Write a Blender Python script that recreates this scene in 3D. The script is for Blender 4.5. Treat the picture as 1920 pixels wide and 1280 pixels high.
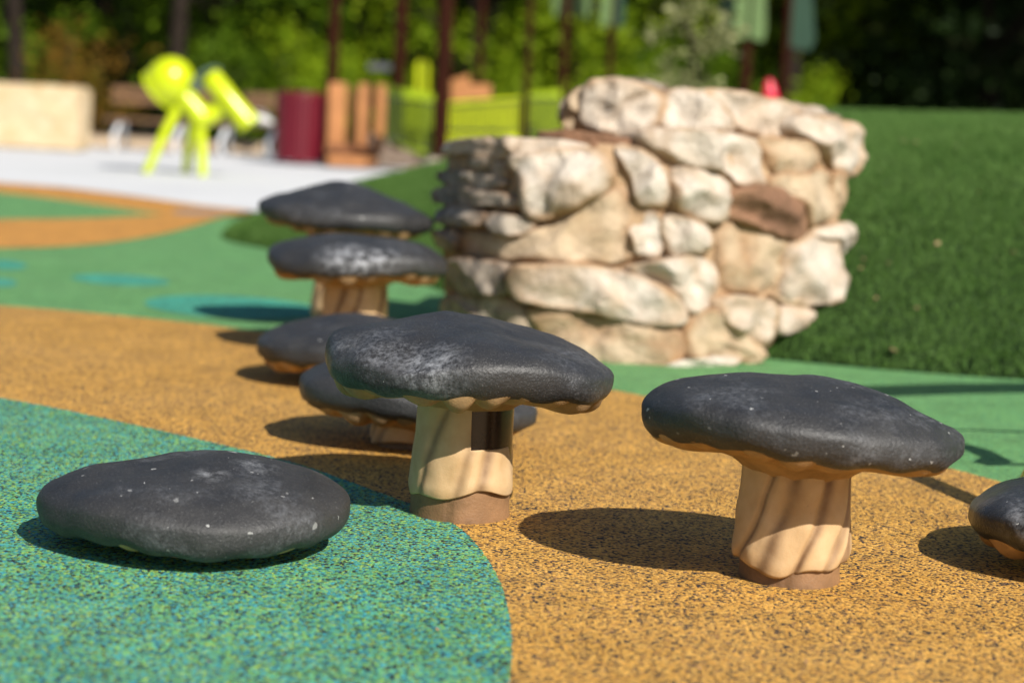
import bpy, bmesh, math, random
import numpy as np
from mathutils import Vector, Matrix, noise
R_ = math.radians
for o in list(bpy.data.objects): bpy.data.objects.remove(o)
S = bpy.context.scene; C = S.collection
random.seed(4); rng = np.random.default_rng(7)

# ------------------------------------------------------------------ camera
CH = 0.90; F = 3733.0; ROLL = R_(2.8); PITCH = math.atan(440 / F)
fw = Vector((0, math.cos(PITCH), -math.sin(PITCH)))
r0 = Vector((1, 0, 0)); u0 = Vector((0, math.sin(PITCH), math.cos(PITCH)))
rt = r0 * math.cos(ROLL) + u0 * math.sin(ROLL); up = u0 * math.cos(ROLL) - r0 * math.sin(ROLL)
cd = bpy.data.cameras.new('camera'); cam = bpy.data.objects.new('camera', cd); C.objects.link(cam)
cam.matrix_world = Matrix(((rt.x, up.x, -fw.x, 0), (rt.y, up.y, -fw.y, 0), (rt.z, up.z, -fw.z, CH), (0, 0, 0, 1)))
cd.sensor_width = 36; cd.lens = F / 1920 * 36; cd.clip_end = 500
cd.dof.use_dof = True; cd.dof.focus_distance = 4.12; cd.dof.aperture_fstop = 2.0
S.camera = cam
# ------------------------------------------------------------------ sky, sun, exposure
SUN = Vector((0.68, -1.05, 1.0)).normalized()
w = bpy.data.worlds.new('World'); S.world = w; w.use_nodes = True
nt = w.node_tree; nt.nodes.clear()
sk = nt.nodes.new('ShaderNodeTexSky'); sk.sky_type = 'NISHITA'; sk.sun_disc = False
sk.sun_elevation = math.asin(SUN.z); sk.sun_rotation = math.atan2(SUN.x, SUN.y)
bg = nt.nodes.new('ShaderNodeBackground'); bg.inputs[1].default_value = 0.07
ow = nt.nodes.new('ShaderNodeOutputWorld')
nt.links.new(sk.outputs[0], bg.inputs[0]); nt.links.new(bg.outputs[0], ow.inputs[0])
sd = bpy.data.lights.new('sun', 'SUN'); sd.energy = 5.0; sd.angle = R_(0.53); sd.color = (1, 0.945, 0.86)
so = bpy.data.objects.new('sun', sd); C.objects.link(so)
so.rotation_euler = (-SUN).to_track_quat('-Z', 'Y').to_euler()
S.view_settings.view_transform = 'Standard'; S.view_settings.look = 'None'
S.view_settings.exposure = 0.45; S.view_settings.gamma = 1

# ------------------------------------------------------------------ helpers
def ray(px, py): return (fw + rt * ((px - 960) / F) + up * ((640 - py) / F))
def ground(px, py, z=0.0):
    d = ray(px, py); t = (z - CH) / d.z
    return Vector((d.x * t, d.y * t, z))
def at(px, py, Y):
    d = ray(px, py); t = Y / d.y
    return Vector((d.x * t, Y, CH + d.z * t))
def tag(o, label=None, cat=None, group=None, kind=None):
    for k, v in (('label', label), ('category', cat), ('group', group), ('kind', kind)):
        if v: o[k] = v
    return o
def empty(name, loc=(0, 0, 0), rz=0):
    o = bpy.data.objects.new(name, None); C.objects.link(o); o.location = loc; o.rotation_euler.z = rz
    o.empty_display_size = .1
    return o
def obj(name, me, m=None, parent=None):
    o = bpy.data.objects.new(name, me); C.objects.link(o)
    if m and not me.materials: me.materials.append(m)
    if parent: o.parent = parent
    return o
def mesh(name, v, f, smooth=False):
    me = bpy.data.meshes.new(name); me.from_pydata([tuple(p) for p in v], [], f); me.update()
    if smooth: me.polygons.foreach_set('use_smooth', [True] * len(me.polygons))
    return me
def copy_tree(o, parent=None):
    c = o.copy(); C.objects.link(c); c.parent = parent
    for ch in o.children:
        if ch.name in C.objects: copy_tree(ch, c)
    return c
class MB:
    def __init__(s): s.v = []; s.f = []
    def box(s, c, d, rot=None, bev=0):
        bm = bmesh.new(); bmesh.ops.create_cube(bm, size=1)
        for q in bm.verts: q.co = Vector((q.co.x * d[0], q.co.y * d[1], q.co.z * d[2]))
        if bev: bmesh.ops.bevel(bm, geom=bm.edges[:], offset=bev, segments=2, affect='EDGES', profile=.5)
        n = len(s.v); c = Vector(c)
        bm.verts.index_update()
        for q in bm.verts: s.v.append((rot @ q.co if rot else q.co) + c)
        for q in bm.faces: s.f.append([n + k.index for k in q.verts])
        bm.free(); return s
    def tube(s, pts, rad, seg=12, caps=True):
        pts = [Vector(p) for p in pts]; n = len(s.v); rad = rad if isinstance(rad, (list, tuple)) else [rad] * len(pts)
        for i, p in enumerate(pts):
            t = (pts[min(i + 1, len(pts) - 1)] - pts[max(i - 1, 0)]).normalized()
            a = t.cross(Vector((0, 1, 0)) if abs(t.y) < .9 else Vector((1, 0, 0))).normalized(); b = t.cross(a)
            for k in range(seg):
                g = 2 * math.pi * k / seg; s.v.append(p + (a * math.cos(g) + b * math.sin(g)) * rad[i])
        for i in range(len(pts) - 1):
            for k in range(seg):
                a = n + i * seg + k; b = n + i * seg + (k + 1) % seg
                s.f.append([a, b, b + seg, a + seg])
        if caps:
            s.f.append([n + k for k in range(seg)]); s.f.append([n + (len(pts) - 1) * seg + k for k in range(seg)][::-1])
        return s
    def lathe(s, prof, origin, axis, seg=32):
        axis = Vector(axis).normalized(); a = axis.cross(Vector((0, 1, 0)) if abs(axis.y) < .9 else Vector((1, 0, 0))).normalized(); b = axis.cross(a)
        n = len(s.v); origin = Vector(origin)
        for (r, z) in prof:
            for k in range(seg):
                g = 2 * math.pi * k / seg; s.v.append(origin + axis * z + (a * math.cos(g) + b * math.sin(g)) * r)
        for i in range(len(prof) - 1):
            for k in range(seg):
                p = n + i * seg + k; q = n + i * seg + (k + 1) % seg
                s.f.append([p, q, q + seg, p + seg])
        return s
    def build(s, name, m, parent=None, smooth=False):
        me = mesh(name, s.v, s.f, smooth)
        bm = bmesh.new(); bm.from_mesh(me); bmesh.ops.recalc_face_normals(bm, faces=bm.faces[:]); bm.to_mesh(me); bm.free()
        if smooth:
            try: me.set_sharp_from_angle(angle=R_(40))
            except Exception: pass
        return obj(name, me, m, parent)
def chaikin(p, n=2, closed=True):
    p = [Vector(q) for q in p]
    for _ in range(n):
        o = []
        rngi = range(len(p)) if closed else range(len(p) - 1)
        if not closed: o.append(p[0])
        for i in rngi:
            a, b = p[i], p[(i + 1) % len(p)]
            o += [a * .75 + b * .25, a * .25 + b * .75]
        if not closed: o.append(p[-1])
        p = o
    return p
def resample(p, n):
    q = p + [p[0]]; L = [0]
    for i in range(len(q) - 1): L.append(L[-1] + (q[i + 1] - q[i]).length)
    out = []; j = 0
    for k in range(n):
        t = L[-1] * k / n
        while L[j + 1] < t: j += 1
        out.append(q[j].lerp(q[j + 1], (t - L[j]) / max(1e-9, L[j + 1] - L[j])))
    return out

# ------------------------------------------------------------------ materials
class NT:
    def __init__(s, name):
        s.m = bpy.data.materials.new(name); s.m.use_nodes = True; s.t = s.m.node_tree
        s.b = s.t.nodes['Principled BSDF']; s.out = s.t.nodes['Material Output']
    def n(s, typ, **kw):
        q = s.t.nodes.new(typ)
        for k, v in kw.items(): setattr(q, k, v)
        return q
    def l(s, a, b): s.t.links.new(a, b)
    def coord(s, which='Object'): return s.n('ShaderNodeTexCoord').outputs[which]
    def noise(s, vec, scale, detail=4, rough=.55, dist=0):
        q = s.n('ShaderNodeTexNoise'); q.inputs['Scale'].default_value = scale; q.inputs['Detail'].default_value = detail
        q.inputs['Roughness'].default_value = rough; q.inputs['Distortion'].default_value = dist
        if vec: s.l(vec, q.inputs['Vector'])
        return q.outputs['Fac']
    def ramp(s, fac, stops, const=False):
        q = s.n('ShaderNodeValToRGB'); e = q.color_ramp.elements
        if const: q.color_ramp.interpolation = 'CONSTANT'
        while len(e) < len(stops): e.new(.5)
        for k, (p, c) in zip(e, stops):
            k.position = p; k.color = (*c, 1) if isinstance(c, tuple) else (c, c, c, 1)
        s.l(fac, q.inputs[0]); return q.outputs[0]
    def mix(s, fac, a, b, mode='MIX'):
        q = s.n('ShaderNodeMix', data_type='RGBA', blend_type=mode)
        for sock, v in ((q.inputs[0], fac), (q.inputs[6], a), (q.inputs[7], b)):
            if isinstance(v, (int, float)): sock.default_value = v
            elif isinstance(v, tuple): sock.default_value = (*v, 1)
            else: s.l(v, sock)
        return q.outputs[2]
    def math(s, op, a, b=None):
        q = s.n('ShaderNodeMath', operation=op)
        for i, v in enumerate((a, b)):
            if v is None: continue
            if isinstance(v, (int, float)): q.inputs[i].default_value = v
            else: s.l(v, q.inputs[i])
        return q.outputs[0]
    def bump(s, h, strength=.4, dist=.01, prev=None):
        q = s.n('ShaderNodeBump'); q.inputs['Strength'].default_value = strength; q.inputs['Distance'].default_value = dist
        s.l(h, q.inputs['Height'])
        if prev: s.l(prev, q.inputs['Normal'])
        return q.outputs[0]
    def set(s, color=None, rough=None, normal=None, spec=None, metal=None, coat=None):
        for k, v in (('Base Color', color), ('Roughness', rough), ('Normal', normal), ('Specular IOR Level', spec), ('Metallic', metal), ('Coat Weight', coat)):
            if v is None: continue
            if isinstance(v, tuple): s.b.inputs[k].default_value = (*v, 1)
            elif isinstance(v, (int, float)): s.b.inputs[k].default_value = v
            else: s.l(v, s.b.inputs[k])
        return s.m
def plain(name, col, rough=.5, spec=.5, var=.25, scale=6, metal=0, bump=.1):
    t = NT(name); c = t.coord()
    f = t.noise(c, scale, 5)
    a = tuple(x * (1 - var) for x in col); b = tuple(min(1, x * (1 + var)) for x in col)
    return t.set(t.ramp(f, [(.3, a), (.7, b)]), rough, t.bump(t.noise(c, scale * 12, 3), bump, .004), spec, metal)
def rubber(name, cols, gran=.0052, dirt=.18, faded=(.55, .5, .42), fade=.12):
    """poured rubber crumb: one colour per granule, gaps between granules as relief"""
    t = NT(name); c = t.coord()
    wv = t.n('ShaderNodeTexNoise'); wv.inputs['Scale'].default_value = 1 / gran * .6; wv.inputs['Detail'].default_value = 1
    t.l(c, wv.inputs['Vector'])
    add = t.n('ShaderNodeVectorMath', operation='SCALE'); add.inputs['Scale'].default_value = gran * 1.1; t.l(wv.outputs['Color'], add.inputs[0])
    ad2 = t.n('ShaderNodeVectorMath', operation='ADD'); t.l(c, ad2.inputs[0]); t.l(add.outputs[0], ad2.inputs[1])
    v = t.n('ShaderNodeTexVoronoi', voronoi_dimensions='2D', feature='F1'); v.inputs['Scale'].default_value = 1 / gran
    t.l(ad2.outputs[0], v.inputs['Vector'])
    sep = t.n('ShaderNodeSeparateColor'); t.l(v.outputs['Color'], sep.inputs[0])
    tot = sum(k for _, k in cols); acc = 0; st = []
    for col, k in cols: st.append((acc / tot, col)); acc += k
    base = t.ramp(sep.outputs[0], st, True)
    val = t.ramp(sep.outputs[1], [(0, .72), (1, 1.22)])
    base = t.mix(1.0, base, val, 'MULTIPLY')
    big = t.ramp(t.noise(c, 1.7, 6, .6), [(.3, 0.0), (.75, 1.0)])
    base = t.mix(t.math('MULTIPLY', big, fade), base, faded)
    st2 = t.ramp(t.noise(c, 5.3, 7, .68), [(.42, 1 - dirt), (.62, 1.0)])
    base = t.mix(1.0, base, st2, 'MULTIPLY')
    n = t.bump(v.outputs['Distance'], .55, -gran * .6)
    n = t.bump(t.noise(c, 14, 4), .25, .004, n)
    return t.set(base, .78, n, .3)
M = {}
BLK = (.012, .013, .018)
M['orange'] = rubber('orange_rubber', [((.58, .30, .050), 3.2), ((.66, .37, .08), 2.6), ((.47, .23, .04), 1.2), (BLK, 2.3), ((.25, .13, .06), .6)], fade=.05)
M['orange_far'] = rubber('tan_rubber', [((.56, .25, .045), 3), ((.62, .30, .06), 3), (BLK, .8)], gran=.006, fade=.05)
M['teal'] = rubber('teal_rubber', [((.06, .30, .21), 2.4), ((.14, .39, .12), 3.0), ((.04, .32, .38), 1.6), ((.29, .45, .075), 1.2), (BLK, 2.7), ((.03, .16, .2), .7)], fade=.07, faded=(.4, .55, .5))
M['green'] = rubber('green_rubber', [((.115, .295, .095), 3), ((.155, .345, .115), 3), ((.085, .25, .09), 2), ((.11, .33, .16), .6), (BLK, .6)], fade=.08, faded=(.3, .4, .25))
M['aqua'] = rubber('aqua_rubber', [((.06, .35, .22), 3), ((.05, .32, .25), 3), (BLK, .8)], gran=.006, fade=.05)
M['mauve'] = rubber('brown_rubber', [((.33, .22, .16), 3), ((.4, .26, .18), 3), (BLK, .4)], gran=.006)

def concrete_mat():
    t = NT('pale_concrete'); c = t.coord()
    f = t.ramp(t.noise(c, .6, 7, .6), [(.3, (.53, .54, .555)), (.7, (.64, .645, .655))])
    g = t.ramp(t.noise(c, 90, 3), [(.35, .9), (.6, 1.0)])
    return t.set(t.mix(1, f, g, 'MULTIPLY'), .85, t.bump(t.noise(c, 60, 4), .2, .004), .3)
M['concrete'] = concrete_mat()

def cap_mat(name, scuffs=(), seed=0, gloss=.5, spots=1.0):
    t = NT(name); c = t.coord()
    mp = t.n('ShaderNodeMapping'); mp.inputs['Location'].default_value = (seed * 3.1, seed * 1.7, seed); t.l(c, mp.inputs['Vector']); p = mp.outputs[0]
    base = t.ramp(t.noise(p, 7, 7, .62), [(.28, (.014, .0142, .0155)), (.52, (.0255, .025, .0255)), (.8, (.042, .0405, .039))])
    # chalky wear: broad, fine-broken patches
    wear = t.math('MULTIPLY', t.ramp(t.noise(p, 4.6, 5, .6), [(.52, 0.), (.68, 1.)]), t.ramp(t.noise(p, 85, 4, .7), [(.42, 0.), (.66, 1.)]))
    base = t.mix(t.math('MULTIPLY', wear, .6), base, (.17, .175, .19))
    # fine pale dust speckle
    dust = t.ramp(t.noise(p, 330, 2, .6), [(.61, 0.), (.72, 1.)])
    base = t.mix(t.math('MULTIPLY', dust, .3), base, (.3, .3, .3))
    for (x, y, z, r, k) in scuffs:
        v = t.n('ShaderNodeVectorMath', operation='DISTANCE'); t.l(c, v.inputs[0]); v.inputs[1].default_value = (x, y, z)
        mk = t.n('ShaderNodeMapRange'); mk.inputs[1].default_value = r; mk.inputs[2].default_value = r * .3; mk.inputs[3].default_value = 0; mk.inputs[4].default_value = 1
        t.l(v.outputs['Value'], mk.inputs[0])
        f = t.math('MULTIPLY', mk.outputs[0], t.ramp(t.noise(p, 34, 9, .8, .15), [(.46, 0.), (.66, 1.)]))
        base = t.mix(t.math('MULTIPLY', f, k), base, (.42, .43, .45))
    # white splashes: small irregular drops of unequal size
    wp = t.n('ShaderNodeTexNoise'); wp.inputs['Scale'].default_value = 60; t.l(p, wp.inputs['Vector'])
    sc = t.n('ShaderNodeVectorMath', operation='SCALE'); sc.inputs['Scale'].default_value = .022; t.l(wp.outputs['Color'], sc.inputs[0])
    ad = t.n('ShaderNodeVectorMath', operation='ADD'); t.l(p, ad.inputs[0]); t.l(sc.outputs[0], ad.inputs[1])
    for scl, thr, keep in ((17, .085, .62), (38, .09, .72)):
        v = t.n('ShaderNodeTexVoronoi', voronoi_dimensions='3D'); v.inputs['Scale'].default_value = scl; t.l(ad.outputs[0], v.inputs['Vector'])
        sp = t.n('ShaderNodeSeparateColor'); t.l(v.outputs['Color'], sp.inputs[0])
        th = t.math('MULTIPLY', sp.outputs[1], thr * (1.0 + .25 * spots))
        m1 = t.math('LESS_THAN', v.outputs['Distance'], th); m2 = t.math('GREATER_THAN', sp.outputs[0], 1 - (1 - keep) * spots)
        base = t.mix(t.math('MULTIPLY', t.math('MULTIPLY', m1, m2), t.math('MULTIPLY', sp.outputs[2], .8)), base, (.55, .55, .53))
    ro = t.ramp(t.noise(p, 16, 6, .6), [(.3, gloss - .09), (.7, gloss + .13)])
    n = t.bump(t.noise(p, 9, 4), .22, .012)
    vv = t.n('ShaderNodeTexVoronoi', voronoi_dimensions='3D', feature='SMOOTH_F1'); vv.inputs['Scale'].default_value = 170; t.l(p, vv.inputs['Vector'])
    n = t.bump(vv.outputs['Distance'], .22, .005, n)
    n = t.bump(t.noise(p, 200, 5, .75), .4, .0028, n)
    pit = t.ramp(t.noise(p, 75, 3, .5), [(.24, 0.), (.31, 1.)])
    n = t.bump(pit, .35, .003, n)
    return t.set(base, ro, n, .5)
def stem_mat(name, seed):
    t = NT(name); c = t.coord()
    mp = t.n('ShaderNodeMapping'); mp.inputs['Location'].default_value = (seed, seed * 2, 0); t.l(c, mp.inputs['Vector']); p = mp.outputs[0]
    base = t.ramp(t.noise(p, 14, 5), [(.3, (.46, .295, .14)), (.7, (.60, .42, .235))])
    at_ = t.n('ShaderNodeAttribute', attribute_name='paint')
    f = t.math('MULTIPLY', at_.outputs['Fac'], t.ramp(t.noise(p, 9, 4), [(.3, .35), (.6, 1.)]))
    base = t.mix(t.math('MULTIPLY', f, .9), base, (.14, .068, .03))
    st = t.ramp(t.noise(p, 160, 3, .6), [(.68, 0.), (.74, 1.)])
    base = t.mix(t.math('MULTIPLY', st, .25), base, (.16, .1, .06))
    n = t.bump(t.noise(p, 45, 5, .6), .22, .004); n = t.bump(t.noise(p, 320, 3), .25, .0015, n)
    return t.set(base, .62, n, .35)
M['gill'] = plain('tan_gill_paint', (.34, .21, .10), .65, .35, .3, 22, bump=.3)
M['collar'] = plain('brown_collar_paint', (.21, .115, .055), .55, .4, .4, 14, bump=.3)
def pipe_mat():
    t = NT('brown_pipe'); c = t.coord()
    base = t.ramp(t.noise(c, 20, 5), [(.3, (.020, .010, .007)), (.7, (.030, .015, .010))])
    dust = t.ramp(t.noise(c, 260, 2, .6), [(.70, 0.), (.76, 1.)])
    return t.set(t.mix(t.math('MULTIPLY', dust, .35), base, (.3, .25, .2)), .22, t.bump(t.noise(c, 60, 3), .04, .002), .5)
M['pipe'] = pipe_mat()

# ------------------------------------------------------------------ ground sheets
def sheet(name, pts, z, m, jag=0.0, n=0, kind='structure'):
    pts = [Vector((p.x, p.y, 0)) for p in pts]
    if n: pts = resample(pts, n)
    v = []
    for p in pts:
        d = p.length
        j = jag if d < 7 else 0
        v.append((p.x + random.gauss(0, j), p.y + random.gauss(0, j), z))
    bm = bmesh.new(); vs = [bm.verts.new(q) for q in v]; f = bm.faces.new(vs)
    bm.normal_update()
    if f.normal.z < 0: f.normal_flip()
    bmesh.ops.triangulate(bm, faces=[f]); me = bpy.data.meshes.new(name); bm.to_mesh(me); bm.free()
    o = obj(name, me, m); tag(o, kind=kind); return o
def gp(l): return [ground(*p) for p in l]
V = Vector
sheet('ground', [V((-150, -40, 0)), V((150, -40, 0)), V((150, 220, 0)), V((-150, 220, 0))], -.012, plain('mulch_ground', (.06, .05, .03), .9, .2, .5, 1.2))
sheet('green_rubber_paving', [V((-9, -3, 0)), V((9, -3, 0)), V((9, 13, 0)), V((-9, 15.5, 0))], 0, M['green'])
# pale concrete plaza behind the rubber
ce = gp([(-250, 322), (0, 343), (120, 352), (250, 368), (380, 386), (480, 397), (620, 412)])
sheet('concrete_plaza', [V((-16, 13.5, 0))] + ce + [V((2, 15, 0)), V((6, 24, 0)), V((6, 31, 0)), V((-16, 31, 0))], .0045, M['concrete'])
up_edge = chaikin([V((-9, ground(-900, 530).y, 0))] + gp([(-300, 560), (0, 572), (250, 594), (480, 619), (800, 672), (1147, 729), (1400, 785), (1640, 845), (1790, 880), (1910, 913), (2200, 1010)]) + [V((3, 3.2, 0))], 2, False)
sheet('orange_rubber_path', up_edge + [V((3, -1, 0)), V((-9, -1, 0))], .0015, M['orange'], .0012, 2600)
te = chaikin([V((-7, ground(-900, 610).y, 0))] + gp([(-500, 668), (0, 745), (220, 790), (430, 838), (560, 870), (660, 906), (765, 944), (862, 985), (925, 1060), (953, 1135), (962, 1210), (955, 1290), (930, 1400)]) + [V((-.2, 2.2, 0)), V((-.6, 1.6, 0))], 2, False)
sheet('teal_rubber_patch', te + [V((-7, 1.6, 0))], .003, M['teal'], .0012, 3000)
lo = chaikin(gp([(-300, 470), (0, 466), (120, 463), (230, 453), (340, 432), (420, 405), (480, 396)]), 2, False)
hi = chaikin(gp([(480, 396), (380, 386), (250, 368), (120, 352), (0, 343), (-250, 322)]), 2, False)
sheet('orange_rubber_strip', lo + hi[1:], .0028, M['orange_far'])
gl = chaikin(gp([(-300, 420), (0, 412), (160, 411), (305, 403)]), 2, False) + chaikin(gp([(305, 403), (200, 387), (100, 373), (0, 361), (-300, 335)]), 2, False)[1:]
sheet('green_rubber_inset', gl, .0042, M['green'])
sheet('brown_rubber_inset', chaikin(gp([(318, 404), (420, 405), (440, 397), (330, 391)]), 2), .0043, M['mauve'])
for (cx, cy, rx, ry) in ((8, 497, 42, 9), (2, 530, 30, 8), (226, 525, 92, 10), (436, 576, 165, 21)):
    sheet('aqua_rubber_dot', [ground(cx + rx * math.cos(a), cy + ry * math.sin(a) + rx * math.cos(a) * .049) for a in np.linspace(0, 2 * math.pi, 40, endpoint=False)], .0016, M['aqua'])

# ------------------------------------------------------------------ mushroom steppers
def mushroom(label, base, rim, R, harm, bumps, tilt, seed, mat, T=.05, B=.055, dome=.042, zc=.04, nf=9, lobes=1.0, rs=.105, rt_=.098, window=False, group='charcoal mushroom stepping stools', stem_seed=0, rimwave=.006):
    root = empty('mushroom_stool', base)
    tag(root, label, 'mushroom stool', group)
    rg = random.Random(seed); NS = 120
    ph = [rg.uniform(0, 6.28) for _ in range(9)]
    def out(t): return R * (1 + sum(a * math.cos(k * t + p) for k, a, p in harm))
    def rimz(t): return rimwave * math.cos(2 * t + ph[0]) + rimwave * .8 * math.cos(3 * t + ph[1]) + rimwave * .4 * math.cos(5 * t + ph[2])
    tx, ty = tilt
    def place(t, rho, z):
        r = out(t) * rho; x, y = r * math.cos(t), r * math.sin(t)
        zz = rim + z + rimz(t) * rho ** 2 + tx * x + ty * y
        return x, y, zz
    # cap: top dome, rounded rim, black lip folded under
    v = []; f = []; NP = 40
    for i in range(NP + 1):
        a = math.pi / 2 - i / NP * (math.pi / 2 + R_(31))
        ca, sa = max(0, math.cos(a)), math.sin(a)
        rho = ca ** .58; z = (T * (sa ** .66) + dome * (1 - rho ** 2)) if sa >= 0 else -B * ((-sa) ** .70)
        for k in range(NS):
            t = 2 * math.pi * k / NS; x, y, zz = place(t, rho, z)
            if sa > -.3:
                for (bx, by, am, sg) in bumps:
                    zz += am * math.exp(-((x - bx) ** 2 + (y - by) ** 2) / (2 * sg * sg)) * min(1, max(0, sa + .3) * 1.5)
            q = Vector((x + seed * 7.3, y, zz))
            d = noise.noise(q * 9) * .006 + noise.noise(q * 24) * .0022
            if sa < -.25: zz += .0055 * math.sin(t * 15 + 2 * noise.noise(q * 6)) * (-sa)   # scalloped lower lip
            zz += d * (.4 + .6 * abs(sa)); rr = 1 + d * 1.4 / R * ca
            v.append((x * rr, y * rr, zz))
    for i in range(NP):
        for k in range(NS):
            a = i * NS + k; b = i * NS + (k + 1) % NS; f.append((a, a + NS, b + NS, b))
    bm_me = mesh('cap', v, f, True)
    bm = bmesh.new(); bm.from_mesh(bm_me); bmesh.ops.remove_doubles(bm, verts=bm.verts[:NS], dist=.003)
    bmesh.ops.recalc_face_normals(bm, faces=bm.faces[:]); bm.to_mesh(bm_me); bm.free()
    obj('cap', bm_me, mat, root)
    # gills: lobed tan underside running in to the stem
    v = []; f = []; NP2 = 22; NS2 = 240; ri = rt_ * .92
    for i in range(NP2 + 1):
        s = i / NP2
        for k in range(NS2):
            t = 2 * math.pi * k / NS2; r_out = out(t) * .945
            r = r_out * (1 - s) + ri * s
            lob = abs(math.sin(t * 10.5 + .7 * math.sin(3 * t + ph[3]) + s * .9)) ** .8 * lobes
            amp = (.7 + .3 * math.sin(5 * t + ph[4])) * math.sin(math.pi * min(1, s * 1.5) ** .7) ** .8
            z = -B * .50 - .044 * s ** 1.2 - .042 * lob * amp * (1 - .75 * s)
            if s > .8: z -= .018 * (s - .8) ** 1.5 / .09
            x, y = r * math.cos(t), r * math.sin(t)
            zz = rim + z + rimz(t) * (r / out(t)) ** 2 + tx * x + ty * y
            zz = max(zz, .004)
            v.append((x, y, zz))
    for i in range(NP2):
        for k in range(NS2):
            a = i * NS2 + k; b = i * NS2 + (k + 1) % NS2; f.append((a, b, b + NS2, a + NS2))
    obj('gills', mesh('gills', v, f, True), M['gill'], root)
    # stem: twisted folds with creases, wavy hem over a brown collar
    ztop = rim - B * .45 - .045; zc = min(zc, ztop * .35)
    NSt, NZ = (360, 64) if window else (216, 40); v = []; f = []; paint = []
    offs = sorted(2 * math.pi * (j + rg.uniform(-.4, .4)) / nf for j in range(nf)); fdep = [rg.uniform(.35, 1.25) for _ in range(nf)]
    hem = lambda t: zc + .010 * math.sin(2 * t + ph[5]) + .006 * math.sin(5 * t + ph[6])
    rows = []
    for i in range(NZ + 1):
        s = i / NZ
        for k in range(NSt):
            t = 2 * math.pi * k / NSt
            z0 = hem(t); z = z0 + (ztop + .03 - z0) * s
            if window: z = z0 + (.163 - z0) * s / .5 if s <= .5 else .163 + (ztop + .03 - .163) * (s - .5) / .5
            dt = 3.9 * (z - z0) + .22 * math.sin(9 * (z - z0) + ph[7])
            if window: tw = t - dt
            else: tw = t; t = t + dt + .16 * noise.noise(Vector((math.cos(tw) * 1.6, math.sin(tw) * 1.6, z * 11 + seed)))
            dmin = 9
            for o_ in offs:
                d = abs((tw - o_ + math.pi) % (2 * math.pi) - math.pi)
                if d < dmin: dmin = d; dsel = fdep[offs.index(o_)]; dsg = (tw - o_ + math.pi) % (2 * math.pi) - math.pi
            fold = 1 - .75 * math.exp(-(dmin / .085) ** 2) - .25 * math.exp(-(dmin / .3) ** 2)
            rr = rs * 1.11 + (rt_ * 1.0 - rs * 1.11) * min(1, s * 1.15) ** .8
            rr *= 1 + .035 * math.sin(2 * t + ph[8] + 4 * z)
            if s < .12: rr *= 1 - .05 * (1 - s / .12) ** 2
            dep = .0068 * dsel
            rr -= dep * (1 - fold)
            if s > .82: rr += .03 * ((s - .82) / .18) ** 2
            rr += noise.noise(Vector((math.cos(t) * 3, math.sin(t) * 3, z * 18 + seed))) * .004
            v.append((rr * math.cos(t), rr * math.sin(t), z))
            # airbrushed brown wash trailing on one side of each fold
            paint.append(math.exp(-((dsg - .06) / .11) ** 2) * min(1, dsel + .2))
    keep = lambda k, i: True
    if window:
        def keep(k, i):
            t = (2 * math.pi * (k + .5) / NSt + math.pi / 2 + math.pi) % (2 * math.pi) - math.pi   # 0 = towards -y
            zc_ = v[i * NSt + k][2]
            return not (R_(10) < t < R_(118) and i >= NZ // 2)
    for i in range(NZ):
        for k in range(NSt):
            if keep(k, i):
                a = i * NSt + k; b = i * NSt + (k + 1) % NSt; f.append((a, b, b + NSt, a + NSt))
    me = mesh('stem', v, f, True)
    att = me.attributes.new('paint', 'FLOAT', 'POINT'); att.data.foreach_set('value', paint)
    st = obj('stem', me, stem_mat('tan_stem_paint', stem_seed or seed), root)
    sm = st.modifiers.new('thick', 'SOLIDIFY'); sm.thickness = .009; sm.offset = -1
    # collar
    v = []; f = []; zz_ = [-.01, .002, .02, .04, .06, .085]
    for z in zz_:
        for k in range(96):
            t = 2 * math.pi * k / 96; rr = rs * (.985 + .02 * math.sin(3 * t + ph[2])) * (1.02 if z < .01 else 1)
            if not window: rr *= .95
            crease = min(abs((t - o_ + math.pi) % (2 * math.pi) - math.pi) for o_ in (4.5, 1.2, 2.9))
            rr -= .004 * max(0, 1 - crease / .06)
            v.append((rr * math.cos(t), rr * math.sin(t), min(z, ztop)))
    for i in range(len(zz_) - 1):
        for k in range(96):
            a = i * 96 + k; b = i * 96 + (k + 1) % 96; f.append((a, b, b + 96, a + 96))
    obj('collar', mesh('collar', v, f, True), M['collar'], root)
    if window:
        mb = MB(); mb.lathe([(.103, .06), (.103, .12), (.103, .2), (.103, rim - .02)], (.006, 0, 0), (0, 0, 1), 96)
        mb.build('pipe', M['pipe'], root, True)
    return root
g = ground
M['capC'] = cap_mat('charcoal_cap_scuffed', ((-.08, -.27, .37, .085, .75), (-.12, -.24, .40, .05, .6), (-.27, -.12, .37, .06, .35)), 1, .46, .45)
M['capR'] = cap_mat('charcoal_cap_splashed', ((-.12, -.2, .36, .045, .2),), 2.3, .5, 2.0)
M['capL'] = cap_mat('charcoal_cap_chalky', ((.12, -.02, .19, .06, .45), (-.1, .03, .2, .05, .45), (.04, -.1, .18, .05, .5), (.15, .15, .19, .06, .35), (.13,-.13,.17,.03,.6)), 3.1, .55, 2.2)
M['capE'] = cap_mat('charcoal_cap_glossy', ((-.2, -.16, .14, .12, .7),), 4.7, .33)
M['capM'] = cap_mat('charcoal_cap_streaked', ((-.02, -.26, .37, .12, .9), (.1, -.25, .36, .08, .9), (.05, -.29, .34, .1, .7)), 5.9, .5)
M['capD'] = cap_mat('charcoal_cap_plain', (), 6.4, .5)
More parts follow.
